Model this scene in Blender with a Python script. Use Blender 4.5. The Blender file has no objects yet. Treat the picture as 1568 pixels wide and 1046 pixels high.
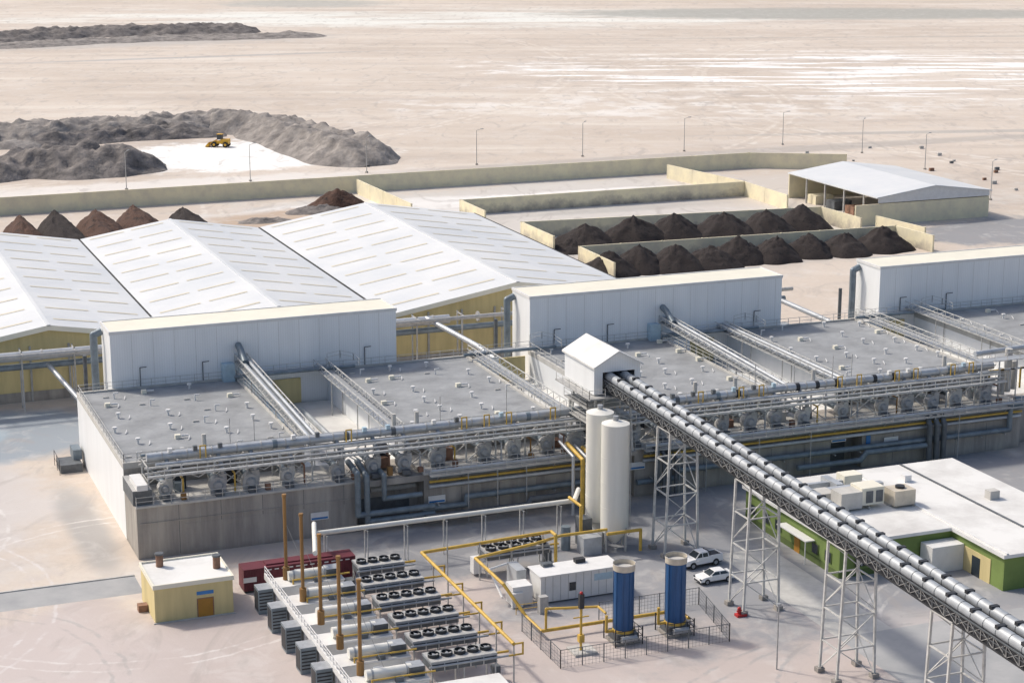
import bpy, math, random
from mathutils import Vector, noise
R=random.Random(7)
sc=bpy.context.scene
# ------------------------------------------------------------------ materials
MATS={}
def mat(name,col,rough=.7,metal=0.,var=.12,scale=.6,bump=0.,dirt=None,dirt_amt=.5,streak=False,ribs=None,rib_axis='X',stain=None,rib_amt=.05):
    m=bpy.data.materials.new(name); m.use_nodes=True
    nt=m.node_tree; n=nt.nodes; l=nt.links
    b=n['Principled BSDF']; b.inputs['Roughness'].default_value=rough; b.inputs['Metallic'].default_value=metal
    tc=n.new('ShaderNodeTexCoord'); mp=n.new('ShaderNodeMapping'); l.new(tc.outputs['Object'],mp.inputs[0])
    if streak: mp.inputs['Scale'].default_value=(1.6,1.6,.18)
    no=n.new('ShaderNodeTexNoise'); no.inputs['Scale'].default_value=scale; no.inputs['Detail'].default_value=5; no.inputs['Roughness'].default_value=.65
    l.new(mp.outputs[0],no.inputs['Vector'])
    cr=n.new('ShaderNodeValToRGB'); l.new(no.outputs['Fac'],cr.inputs[0])
    d=dirt if dirt else tuple(c*(1-var*2) for c in col)
    cr.color_ramp.elements[0].position=.3; cr.color_ramp.elements[1].position=.3+.35*(1 if not dirt else dirt_amt)
    cr.color_ramp.elements[0].color=(*d,1); cr.color_ramp.elements[1].color=(*col,1)
    out=cr.outputs[0]
    if ribs:
        w=n.new('ShaderNodeTexWave'); w.bands_direction=rib_axis; w.inputs['Scale'].default_value=ribs
        l.new(tc.outputs['Object'],w.inputs['Vector'])
        mx=n.new('ShaderNodeMixRGB'); mx.blend_type='MULTIPLY'; mx.inputs[0].default_value=rib_amt
        l.new(out,mx.inputs[1]); l.new(w.outputs['Color'],mx.inputs[2]); out=mx.outputs[0]
    if stain:   # splashes left by the stored material, strongest near the foot of the wall
        col2,h0,h1=stain
        sx=n.new('ShaderNodeSeparateXYZ'); l.new(tc.outputs['Object'],sx.inputs[0])
        n3=n.new('ShaderNodeTexNoise'); n3.inputs['Scale'].default_value=.22; n3.inputs['Detail'].default_value=6; n3.inputs['Roughness'].default_value=.7; l.new(tc.outputs['Object'],n3.inputs['Vector'])
        mr=n.new('ShaderNodeMapRange'); mr.inputs['From Min'].default_value=h1; mr.inputs['From Max'].default_value=h0; l.new(sx.outputs['Z'],mr.inputs['Value'])
        ad=n.new('ShaderNodeMath'); ad.operation='MULTIPLY_ADD'; l.new(n3.outputs['Fac'],ad.inputs[0]); ad.inputs[1].default_value=2.4; ad.inputs[2].default_value=-1.55
        a2=n.new('ShaderNodeMath'); a2.operation='ADD'; a2.use_clamp=True; l.new(ad.outputs[0],a2.inputs[0]); l.new(mr.outputs[0],a2.inputs[1])
        mx=n.new('ShaderNodeMixRGB'); l.new(a2.outputs[0],mx.inputs[0]); l.new(out,mx.inputs[1]); mx.inputs[2].default_value=(*col2,1); out=mx.outputs[0]
    l.new(out,b.inputs['Base Color'])
    if bump:
        bp=n.new('ShaderNodeBump'); bp.inputs['Strength'].default_value=bump; bp.inputs['Distance'].default_value=.3
        n2=n.new('ShaderNodeTexNoise'); n2.inputs['Scale'].default_value=scale*4; n2.inputs['Detail'].default_value=4
        l.new(tc.outputs['Object'],n2.inputs['Vector']); l.new(n2.outputs['Fac'],bp.inputs['Height']); l.new(bp.outputs[0],b.inputs['Normal'])
    MATS[name]=m; return m
mat('white_clad',(.87,.89,.90),.45,0,.04,.25,ribs=.9,rib_axis='X',streak=True)
mat('white_clad_y',(.86,.88,.89),.45,0,.04,.25,ribs=.9,rib_axis='Y',streak=True)
mat('roof_white',(.74,.75,.75),.5,0,.05,.05,ribs=.4,rib_axis='Y',dirt=(.60,.63,.66),dirt_amt=1.,rib_amt=.10)
mat('roof_cream',(.80,.77,.65),.6,0,.05,.2)
mat('skylight',(.68,.63,.50),.5,0,.08,.3)
mat('black_gap',(.03,.03,.03),.8)
mat('conc',(.43,.40,.36),.9,0,.2,.35,bump=.3,streak=True,dirt=(.24,.225,.21),dirt_amt=1.,stain=((.20,.19,.18),-.3,1.2))
mat('conc_light',(.56,.55,.52),.9,0,.12,.6)
mat('gravel_roof',(.33,.345,.36),.95,0,.15,.22,bump=.5,dirt=(.22,.23,.24),dirt_amt=1.)
mat('yellow_wall',(.68,.57,.29),.8,0,.12,.3,streak=True)
mat('cream_wall',(.82,.75,.53),.85,0,.10,.25,dirt=(.66,.60,.46),dirt_amt=.9)
mat('bay_wall',(.82,.75,.53),.85,0,.10,.25,dirt=(.66,.60,.46),dirt_amt=.9,stain=((.24,.22,.21),.2,3.4))
mat('steel',(.42,.44,.46),.45,.25,.15,1.2)
mat('silver',(.53,.56,.59),.42,.3,.15,.5)
mat('tube',(.42,.45,.48),.45,.2,.15,.7)
mat('galv',(.47,.47,.46),.65,.05,.15,1.5)
mat('galv_light',(.60,.60,.58),.65,.05,.15,1.5)
mat('dark',(.04,.043,.05),.6,.1,.2,1.)
mat('darkgrey',(.14,.155,.17),.55,.15,.2,1.)
mat('bluegrey_duct',(.22,.27,.31),.45,.2,.2,.8)
mat('pipe_yellow',(.66,.43,.08),.5,0,.15,1.)
mat('rust',(.36,.20,.07),.6,.2,.2,.8,streak=True)
mat('brown',(.32,.18,.12),.8,0,.25,1.)
mat('silo',(.78,.77,.71),.5,0,.06,.4,streak=True)
mat('tank_blue',(.02,.10,.27),.45,.0,.2,1.,streak=True)
mat('brass',(.62,.56,.46),.6,.1,.12,1.)
mat('maroon',(.14,.02,.035),.6,0,.15,.6)
mat('white_paint',(.76,.76,.75),.5,0,.06,.8)
mat('car_white',(.82,.82,.82),.25,0,.02,.5)
mat('glass',(.03,.04,.05),.1,0,.1,1.)
mat('tyre',(.03,.03,.03),.9)
mat('red',(.5,.03,.03),.5)
mat('green',(.20,.28,.08),.8,0,.12,.3)
mat('green_dk',(.12,.17,.05),.8,0,.12,.3)
mat('blue_sign',(.04,.2,.5),.5)
mat('door_orange',(.45,.22,.03),.6)
mat('roof_soft',(.74,.74,.72),.7,0,.07,.15,dirt=(.55,.54,.52),dirt_amt=.8)
mat('compost',(.036,.028,.027),.95,0,.3,1.2,bump=1.,dirt=(.012,.011,.012))
mat('compost_brown',(.085,.045,.032),.95,0,.3,.5,bump=1.,dirt=(.015,.012,.013))
mat('spoil',(.36,.33,.305),.95,0,.3,.22,bump=1.,dirt=(.12,.11,.105),dirt_amt=1.1)
mat('spoil_dark',(.26,.235,.22),.95,0,.3,.3,bump=1.,dirt=(.075,.07,.07),dirt_amt=1.1)
mat('loader_yellow',(.72,.40,.03),.5)
mat('apron',(.42,.42,.42),.9,0,.1,.15,dirt=(.30,.31,.32),dirt_amt=1.)
mat('lightblue',(.45,.60,.70),.5)
# ------------------------------------------------------------------ mesh builder
class B:
    def __init__(s): s.v=[];s.f=[];s.m=[];s.names=[];s.sm=[]
    def mi(s,m):
        if m not in s.names: s.names.append(m)
        return s.names.index(m)
    def add(s,vs,fs,m,smooth=False):
        o=len(s.v); s.v+= [tuple(v) for v in vs]; k=s.mi(m)
        for f in fs: s.f.append([i+o for i in f]); s.m.append(k); s.sm.append(smooth)
    def box(s,x0,y0,z0,x1,y1,z1,m,top=None,side_x=None):
        if x0>x1:x0,x1=x1,x0
        if y0>y1:y0,y1=y1,y0
        v=[(x0,y0,z0),(x1,y0,z0),(x1,y1,z0),(x0,y1,z0),(x0,y0,z1),(x1,y0,z1),(x1,y1,z1),(x0,y1,z1)]
        s.add(v,[(0,3,2,1),(0,1,5,4),(2,3,7,6)],m)
        s.add(v,[(4,5,6,7)],top or m); s.add(v,[(1,2,6,5),(3,0,4,7)],side_x or m)
    def cyl(s,p0,p1,r,m,n=8,r2=None,cap=True,smooth=True):
        p0=Vector(p0);p1=Vector(p1);d=(p1-p0)
        if d.length<1e-6:return
        d.normalize(); a=Vector((0,0,1)) if abs(d.z)<.9 else Vector((1,0,0))
        u=d.cross(a).normalized(); w=d.cross(u); r2=r if r2 is None else r2
        v=[]
        for p,rr in((p0,r),(p1,r2)):
            for i in range(n):
                t=2*math.pi*(i+.5)/n; v.append(p+u*math.cos(t)*rr+w*math.sin(t)*rr)
        s.add(v,[(i,n+i,n+(i+1)%n,(i+1)%n) for i in range(n)],m,smooth and n>4)
        if cap: s.add(v,[tuple(range(n)),tuple(range(2*n-1,n-1,-1))],m)
    def bar(s,p0,p1,r,m): s.cyl(p0,p1,r,m,4,cap=False)
    def pipe(s,pts,r,m,n=8):
        for a,b in zip(pts,pts[1:]): s.cyl(a,b,r,m,n)
        for p in pts[1:-1]: s.ball(p,r*1.04,m)
    def ball(s,p,r,m,n=8,k=5,sz=1):
        v=[];f=[]
        for j in range(k+1):
            ph=math.pi*j/k
            for i in range(n):
                t=2*math.pi*i/n; v.append((p[0]+r*math.sin(ph)*math.cos(t),p[1]+r*math.sin(ph)*math.sin(t),p[2]+r*sz*math.cos(ph)))
        for j in range(k):
            for i in range(n): f.append((j*n+i,(j+1)*n+i,(j+1)*n+(i+1)%n,j*n+(i+1)%n))
        s.add(v,f,m,True)
    def rail(s,pts,m='galv_light',h=1.1,step=2.,r=.04):
        for a,b in zip(pts,pts[1:]):
            a=Vector(a);b=Vector(b);L=(b-a).length;k=max(1,int(L/step))
            for hh in(h,h*.5): s.bar(a+Vector((0,0,hh)),b+Vector((0,0,hh)),r,m)
            for i in range(k+1):
                p=a.lerp(b,i/k); s.bar(p,p+Vector((0,0,h)),r*1.2,m)
    def build(s,name,loc=(0,0,0),rot=0,parent=None):
        me=bpy.data.meshes.new(name); me.from_pydata(s.v,[],s.f)
        for nme in s.names: me.materials.append(MATS[nme])
        me.polygons.foreach_set('material_index',s.m); me.polygons.foreach_set('use_smooth',s.sm); me.update()
        ob=bpy.data.objects.new(name,me); sc.collection.objects.link(ob); ob.location=loc; ob.rotation_euler=(0,0,rot)
        if parent: ob.parent=parent
        return ob
def empty(name):
    e=bpy.data.objects.new(name,None); sc.collection.objects.link(e); return e
def inst(ob,name,loc,rot=0,scale=1):
    o=bpy.data.objects.new(name,ob.data); sc.collection.objects.link(o); o.location=loc; o.rotation_euler=(0,0,rot); o.scale=(scale,)*3; return o
# ------------------------------------------------------------------ ground
def ground_material():
    m=bpy.data.materials.new('desert_ground'); m.use_nodes=True; nt=m.node_tree;n=nt.nodes;l=nt.links
    b=n['Principled BSDF']; b.inputs['Roughness'].default_value=.95
    tc=n.new('ShaderNodeTexCoord'); P=tc.outputs['Object']
    def nz(scale,det=5,sv=(1,1,1),rough=.6,rot=-.375,dis=0.):
        mp=n.new('ShaderNodeMapping'); mp.vector_type='TEXTURE'; mp.inputs['Scale'].default_value=tuple(1/q for q in sv); mp.inputs['Rotation'].default_value=(0,0,rot); l.new(P,mp.inputs[0])
        t=n.new('ShaderNodeTexNoise'); t.inputs['Scale'].default_value=scale; t.inputs['Detail'].default_value=det; t.inputs['Roughness'].default_value=rough; t.inputs['Distortion'].default_value=dis
        l.new(mp.outputs[0],t.inputs['Vector']); return t.outputs['Fac']
    def ss(x,a,c):
        r=n.new('ShaderNodeMapRange'); r.interpolation_type='SMOOTHSTEP'; r.inputs['From Min'].default_value=a; r.inputs['From Max'].default_value=c
        l.new(x,r.inputs['Value']); return r.outputs[0]
    def mth(op,a,c=None):
        r=n.new('ShaderNodeMath'); r.operation=op
        for i,x in enumerate((a,c)):
            if x is None: continue
            if isinstance(x,(int,float)): r.inputs[i].default_value=x
            else: l.new(x,r.inputs[i])
        return r.outputs[0]
    def mix(f,a,c):
        r=n.new('ShaderNodeMixRGB')
        for i,x in enumerate((f,a,c)):
            if isinstance(x,(tuple,float,int)): r.inputs[i].default_value=(*x,1) if isinstance(x,tuple) else x
            else: l.new(x,r.inputs[i])
        return r.outputs[0]
    big=nz(.006,4); mid=nz(.05,5); fine=nz(1.1,5,rough=.7); edge=nz(.07,6,rough=.7); track=nz(.02,5,(.35,2.4,1))
    near=nz(.2,7,dis=1.)
    c=mix(ss(big,.35,.65),(.53,.455,.385),(.62,.545,.47))
    c=mix(mth('MULTIPLY',ss(mid,.45,.75),.5),c,(.63,.58,.53))
    c=mix(mth('MULTIPLY',ss(track,.5,.70),.7),c,(.70,.65,.58))
    c=mix(mth('MULTIPLY',ss(track,.48,.34),.55),c,(.46,.40,.35))
    c=mix(mth('MULTIPLY',ss(fine,.4,.8),.25),c,(.36,.31,.27))
    dist=mth('SUBTRACT',edge,.5)
    def blob(c,cx,cy,rx,ry,col,amt=1.,soft=.35,nzz=None,hard=1.2,rot=0):
        mp=n.new('ShaderNodeMapping'); mp.vector_type='TEXTURE'; mp.inputs['Location'].default_value=(cx,cy,0); mp.inputs['Scale'].default_value=(rx,ry,1); mp.inputs['Rotation'].default_value=(0,0,rot)
        l.new(P,mp.inputs[0]); ln=n.new('ShaderNodeVectorMath'); ln.operation='LENGTH'; l.new(mp.outputs[0],ln.inputs[0])
        d=mth('ADD',ln.outputs['Value'],mth('MULTIPLY',dist,hard))
        f=n.new('ShaderNodeMapRange'); f.interpolation_type='SMOOTHSTEP'; f.inputs['From Min'].default_value=1.; f.inputs['From Max'].default_value=1.-soft
        l.new(d,f.inputs['Value']); o=mth('MULTIPLY',f.outputs[0],amt)
        if nzz is not None: o=mth('MULTIPLY',o,nzz)
        return mix(o,c,col)
    breakup=ss(near,.4,.6)
    def arc(c,cx,cy,r,w,col,amt,gap=2.):   # curved pair of wheel tracks
        mp=n.new('ShaderNodeMapping'); mp.vector_type='TEXTURE'; mp.inputs['Location'].default_value=(cx,cy,0); l.new(P,mp.inputs[0])
        ln=n.new('ShaderNodeVectorMath'); ln.operation='LENGTH'; l.new(mp.outputs[0],ln.inputs[0])
        d=mth('ABSOLUTE',mth('SUBTRACT',mth('ABSOLUTE',mth('SUBTRACT',mth('ADD',ln.outputs['Value'],mth('MULTIPLY',dist,3.)),r)),gap/2))
        return mix(mth('MULTIPLY',mth('MULTIPLY',ss(d,w,w*.3),amt),breakup),c,col)
    streak=ss(nz(.03,6,(.4,2.4,1),.65),.49,.57)
    c=blob(c,420,470,220,125,(.88,.88,.87),1.,.5,streak,rot=-.375)
    c=blob(c,270,400,150,50,(.78,.76,.73),.6,.6,ss(mid,.45,.6),rot=-.375)
    c=blob(c,330,860,380,110,(.76,.78,.74),.8,.7,ss(nz(.012,5,(.6,2,1)),.38,.6),rot=-.375)
    c=blob(c,575,800,210,62,(.36,.36,.33),.9,.4,rot=-.375,hard=.7)
    c=blob(c,300,1010,70,50,(.40,.40,.37),.8,.5,rot=-.375)
    c=blob(c,150,655,120,6,(.40,.38,.37),.8,.6,hard=.5)
    c=blob(c,130,745,150,34,(.44,.42,.40),.7,.6)
    c=blob(c,560,620,300,5,(.42,.38,.34),.7,.6,hard=.5,rot=-.3)
    c=blob(c,330,300,120,5,(.38,.36,.34),.7,.6,hard=.4,rot=-.25)
    for q in((40,520,300,1.2),(300,200,240,1.),(520,380,260,1.5),(-100,700,420,1.6),(700,300,420,1.6)): c=arc(c,q[0],q[1],q[2],q[3],(.72,.67,.60),.5,4.)
    # far side of the site
    c=blob(c,96,335,46,36,(.84,.84,.82),.95,.25)
    c=blob(c,60,285,90,14,(.74,.72,.69),.7,.5)
    c=blob(c,150,205,125,62,(.56,.54,.51),.85,.3)
    c=blob(c,110,228,60,16,(.78,.77,.75),.7,.4)
    c=blob(c,160,232,50,7,(.84,.83,.81),.7,.4)
    c=blob(c,160,206,46,5,(.40,.39,.37),.6,.7)
    c=blob(c,155,222,60,3,(.45,.42,.40),.6,.7,hard=.6)
    c=blob(c,80,224,30,14,(.44,.33,.24),.9,.5)
    c=blob(c,225,215,60,45,(.53,.47,.41),.6,.5)
    c=blob(c,238,146,40,18,(.25,.26,.28),.9,.3)
    c=blob(c,160,150,45,30,(.33,.32,.31),.6,.5)
    c=blob(c,245,285,160,8,(.40,.37,.34),.7,.5,hard=.5)
    # near yard
    c=blob(c,30,-60,120,62,(.48,.42,.40),.9,.3)
    c=blob(c,-30,30,30,42,(.53,.50,.485),.9,.4)
    c=blob(c,-8,60,17,16,(.27,.32,.37),.9,.3,hard=.6)
    c=blob(c,-12,62,5,8,(.34,.42,.48),.8,.4,hard=.6)
    c=blob(c,-4,14,3.6,26,(.32,.32,.32),.75,.6,hard=.8)
    c=blob(c,95,-25,70,38,(.27,.28,.30),.95,.35)
    c=blob(c,45,-12,38,13,(.23,.24,.26),.95,.4)
    c=blob(c,100,-78,50,26,(.42,.40,.39),.8,.4)
    c=blob(c,78,-58,14,12,(.54,.50,.48),.6,.4)
    c=blob(c,-26,-56,14,7,(.40,.31,.20),.8,.6)
    c=blob(c,-14,-30,14,22,(.56,.50,.48),.6,.6)
    for q in((-40,20,26,.35,(.64,.62,.60)),(-2,-8,24,.3,(.66,.63,.61)),(-30,-30,22,.35,(.38,.36,.35)),(-45,-5,33,.3,(.64,.61,.6)),(20,-80,30,.3,(.60,.56,.55)),(80,-80,32,.35,(.30,.30,.31)),(95,-62,26,.3,(.55,.53,.52)),(70,-90,40,.35,(.33,.32,.32))):
        c=arc(c,q[0],q[1],q[2],q[3],q[4],.7)
    c=mix(mth('MULTIPLY',ss(near,.5,.7),.30),c,(.64,.62,.60))
    c=mix(mth('MULTIPLY',ss(nz(.12,7,(1,.4,1),dis=2.),.52,.7),.45),c,(.34,.31,.29))
    l.new(c,b.inputs['Base Color'])
    bp=n.new('ShaderNodeBump'); bp.inputs['Strength'].default_value=.25; bp.inputs['Distance'].default_value=.2; l.new(fine,bp.inputs['Height']); l.new(bp.outputs[0],b.inputs['Normal'])
    MATS['ground']=m
ground_material()
g=B(); g.add([(-6000,-6000,0),(7000,-6000,0),(7000,9000,0),(-6000,9000,0)],[(0,1,2,3)],'ground'); g.build('desert_ground')
g=B(); g.box(-150,-11,-.1,-1.5,-5.2,.006,'apron'); g.box(-150,-5.2,-.1,-1.5,-4.9,.12,'conc_light'); g.build('access_road')
g=B(); g.box(66,-52,-.1,73,-24,.008,'conc_light');g.box(66,-70,-.1,90,-52.01,.007,'apron'); g.build('concrete_pavement')
# ------------------------------------------------------------------ composting tunnel building
blocks=[(0,23),(36.5,58.5),(68.5,91),(103,126.5),(138,172)]
Z=9.6
P_=empty('composting_tunnel_building')
b=B()
for i,(x0,x1) in enumerate(blocks):
    b.box(x0,8,0,x1,43.9,Z,'conc','gravel_roof','white_clad_y')
    for (a0,a1,a2,a3) in((x0-.02,8-.02,x1+.02,8.35),(x0-.02,43.55,x1+.02,43.92),(x0-.02,8.36,x0+.33,43.54),(x1-.33,8.36,x1+.02,43.54)):
        b.box(a0,a1,Z-.5,a2,a3,Z+.28,'conc_light')
b.build('tunnel_blocks',parent=P_)
b=B()
bays=((0,27.5),(36.5,62),(66,96),(101,127.5))
for x0,x1 in bays:
    b.box(x0,0,0,x1,7.98,6.5,'conc')
    b.box(x0-.1,-.25,6.5,x1+.1,7.98,6.75,'conc_light')
    x=x0+2.5; k=0
    while x<x1-1: b.box(x-.03,-.012,.2,x+.03,.02,6.4,'darkgrey') if k%2 else b.box(x-.015,-.008,.2,x+.015,.02,6.4,'galv'); x+=2.6; k+=1
    b.box(x0+.3,-.10,4.4,x1-.3,-.003,4.55,'conc')
b.box(5.5,-.06,.0,5.75,-.002,4.4,'conc'); b.box(5.76,-.04,.0,27,-.002,3.9,'conc')
for x0,x1 in((27.5,36.5),(62,66),(96,101)):
    b.box(x0,2.6,0,x1,7.9,6.0,'conc'); b.box(x0+.01,0,5.7,x1-.01,7.9,6.5,'conc'); b.box(x0+1.,2.5,.0,x1-1.2,2.59,3.4,'darkgrey')
b.build('service_gallery',parent=P_)
b=B()
for x0,x1 in((23,36.5),(58.5,68.5),(91,103),(126.5,138)):
    b.box(x0+.02,8.4,0,x1-.02,43.3,5.2,'conc_light','roof_soft')
    b.box(x0+.3,30,5.2,x0+3.4,42,6.6,'lightblue'); b.box(x0+4,14,5.2,x0+6.5,20,6.4,'galv'); b.cyl((x0+8,24,5.6),(x0+8,38,5.6),.4,'silver')
    b.box(x0+5.2,43.6,5.2,x0+9.4,43.85,8.9,'yellow_wall'); b.box(x0+.1,43.6,5.2,x0+5.1,43.84,9.2,'white_clad')
b.build('court_infill',parent=P_)
b=B()
for x0,x1 in blocks:
    nx=4
    for i in range(nx):
        for j in range(6):
            x=x0+2.6+i*(x1-x0-5)/(nx-1)+R.uniform(-1.1,1.1)+(j%2)*.8; y=11+j*5.9+R.uniform(-1.1,1.1)
            if x>x1-1: continue
            k=R.random()
            if k<.45:
                b.cyl((x,y,Z),(x,y,Z+.6),.14,'white_paint'); b.cyl((x,y,Z+.6),(x,y,Z+.8),.32,'white_paint',10)
            elif k<.65:
                b.box(x-.35,y-.3,Z,x+.35,y+.3,Z+.55,'roof_cream'); b.cyl((x+.45,y,Z+.35),(x+1.4,y,Z+.35),.12,'white_paint')
            else:
                b.pipe([(x,y,Z),(x,y,Z+.8),(x+.6,y,Z+.8)],.11,'white_paint'); b.box(x-1.4,y+.6,Z,x-.6,y+.8,Z+.2,'conc_light')
            if R.random()<.6: b.bar((x+1.2,y-1.2,Z+.05),(x+1.5,y-.2,Z+.3),.07,'white_paint')
    b.rail([(x0+.15,8.2,Z+.28),(x0+.15,43.4,Z+.28),(x1-.15,43.4,Z+.28),(x1-.15,8.2,Z+.28)])
    b.rail([(x0+.15,8.2,Z+.28),(x1-.15,8.2,Z+.28)],'galv')
b.build('roof_vents_and_railings',parent=P_)
def hall(x0,x1,y0=43.95,y1=51.2,z=18):
    b=B(); b.box(x0,y0,0,x1,y1,z,'white_clad','roof_cream','white_clad_y')
    for q in((x0-.12,y0-.1,x1+.12,y0+.12),(x0-.12,y1-.12,x1+.12,y1+.1)): b.box(q[0],q[1],z-.35,q[2],q[3],z+.1,'white_paint')
    for xx in(x0,x1): b.box(xx-.12,y0+.125,z-.35,xx+.12,y1-.125,z+.1,'white_paint')
    b.pipe([(x0-1.3,y1-1,4),(x0-1.3,y1-1,z-1.6),(x0-.1,y1-1,z-1.1)],.55,'bluegrey_duct',10)
    b.pipe([(x0-2.4,y1+1,3),(x0-2.4,y1+1,z-5)],.3,'darkgrey',8)
    for xx in (x0+4,x0+13,x1-5): b.bar((xx,y0-.15,Z),(xx,y0-.15,Z+3.),.08,'darkgrey'); b.bar((xx,y0-.15,Z+3),(xx+.8,y0-.8,Z+3.2),.08,'darkgrey')
    x=x0+3
    while x<x1: b.box(x-.02,y0-.012,Z,x+.02,y0-.002,z-.4,'galv_light'); x+=3.05
    return b.build('tall_process_hall')
hall(5,47.3); hall(68.8,112.6); hall(131,176)
def court_gantry(x,ytop,ztop,y0,z0,duct=True):
    b=B(); a=Vector((x,ytop,ztop)); c=Vector((x,y0,z0)); L=(a-c).length; n=int(L/2.2)
    for dx in(-.9,.9):
        for dz in(0,1.1): b.bar(a+Vector((dx,0,dz)),c+Vector((dx,0,dz)),.08,'galv_light')
        for i in range(n+1):
            p=a.lerp(c,i/n)+Vector((dx,0,0)); b.bar(p,p+Vector((0,0,1.1)),.05,'galv_light')
            if i<n: q=a.lerp(c,(i+1)/n)+Vector((dx,0,1.1)); b.bar(p,q,.05,'galv_light')
    b.add([a+Vector((-.9,0,.1)),a+Vector((.9,0,.1)),c+Vector((.9,0,.1)),c+Vector((-.9,0,.1))],[(0,1,2,3)],'steel')
    if duct:
        b.cyl(a+Vector((-.35,0,.55)),c+Vector((-.35,0,.55)),.33,'silver',10); b.cyl(a+Vector((.5,0,.7)),c+Vector((.5,0,.7)),.26,'silver',10)
    for t in(.25,.6,.95):
        p=a.lerp(c,t)
        for dx in(-.8,.8): b.bar(p+Vector((dx,0,0)),Vector((p.x+dx,p.y,6.7 if p.y<8 else 5.2)),.08,'galv')
    return b.build('pipe_gantry')
for x in(23.6,91.6): 
    court_gantry(x,43.8,12.2,6,10.6)
    b=B(); b.pipe([(x-.3,43.9,14.6),(x-.3,42.5,14.2),(x-.3,40,12.9)],.5,'bluegrey_duct',10); b.box(x-2.9,42.5,Z,x-1.2,43.9,Z+2.6,'lightblue'); b.build('duct_elbow')
court_gantry(35.4,44,10.3,8,10.2,False); court_gantry(59.6,44,10.3,8,10.2,False); court_gantry(101.6,44,10.3,8,10.2); court_gantry(127.6,44,10.3,8,10.2,False)
court_gantry(137,44,10.8,8,10.6,False)
b=B()
for x0,x1 in((24,36),(59,68),(92,103),(127,138)):
    b.box(x0,42.2,10.3,x1,43.6,10.45,'steel'); b.rail([(x0,42.2,10.45),(x1,42.2,10.45)])
    b.pipe([(x0-2,41.2,10.6),(x1+4,41.2,10.6)],.25,'bluegrey_duct')
    b.rail([(x1,42,11.5),(x1+2,42,11.8),(x1+4,42,11.2),(x1+4,39,11)],'galv_light'); 
b.build('roof_walkway')
# ------------------------------------------------------------------ pipe rack along the front
b=B()
x=2.0; i=0
while x<124:
    for y in(2.2,6.2): b.bar((x,y,6.75),(x,y,10.9),.13,'galv_light')
    b.bar((x,2.2,10.7),(x,6.2,10.7),.1,'galv'); b.bar((x,2.2,8.9),(x,6.2,8.9),.08,'galv')
    b.bar((x,2.2,9.3),(x,.2,10.05),.07,'galv_light')
    if x+4.1<125:
        if i%2==0:
            for y in(2.2,6.2):
                b.bar((x,y,6.9),(x+4.1,y,9.9),.09,'galv_light'); b.bar((x+4.1,y,6.9),(x,y,9.9),.09,'galv_light')
        else:
            b.bar((x,2.2,9.9),(x+2.05,2.2,8.9),.07,'galv_light'); b.bar((x+4.1,2.2,9.9),(x+2.05,2.2,8.9),.07,'galv_light')
    x+=4.1; i+=1
for y in(2.2,6.2):
    for z in(10.0,10.7): b.box(1.6,y-.09,z-.12,125,y+.09,z+.12,'galv_light')
b.box(1.6,.3,10.04,125,1.0,10.1,'steel'); b.box(1.6,.2,9.95,125,.29,10.2,'galv_light')
b.rail([(1.6,.3,10.15),(125,.3,10.15)],r=.045); b.rail([(1.6,7.2,10.1),(125,7.2,10.1)])
b.build('pipe_rack_frame')
b=B()
b.cyl((2.2,4.0,11.5),(125,4.0,11.5),.52,'silver',14); b.cyl((6,5.6,11.3),(125,5.6,11.3),.36,'steel',12)
b.cyl((3,2.6,10.9),(125,2.6,10.9),.2,'silver'); b.cyl((2,6.7,11.0),(125,6.7,11.0),.16,'bluegrey_duct')
b.cyl((3,1.6,10.3),(125,1.6,10.3),.14,'steel'); b.cyl((3,1.2,9.8),(125,1.2,9.8),.12,'bluegrey_duct')
x=4
while x<124:
    b.cyl((x,4,11.5),(x+.14,4,11.5),.6,'galv',14)
    if R.random()<.45: b.cyl((x+1.5,4,11.5),(x+2.1,4,11.5),.57,R.choice(['darkgrey','bluegrey_duct','dark']),12)
    if R.random()<.55: b.box(x+.8,3.4,11.95,x+1.3,3.9,12.5,R.choice(['white_paint','darkgrey','lightblue','darkgrey']))
    if R.random()<.35: b.pipe([(x+1.5,2.9,10.9),(x+1.5,2.9,12.6),(x+2.2,2.9,12.6),(x+2.2,2.9,10.9)],.09,'pipe_yellow',6)
    if R.random()<.25: b.cyl((x+2.8,6.5,10.8),(x+2.8,6.5,13.0),.28,'conc_light',8)
    if R.random()<.15: b.bar((x,7,9.6),(x,7,14.5),.06,'galv')
    x+=3.1
b.build('pipe_rack_ducts')
b=B()
x=4.0; i=0
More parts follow.
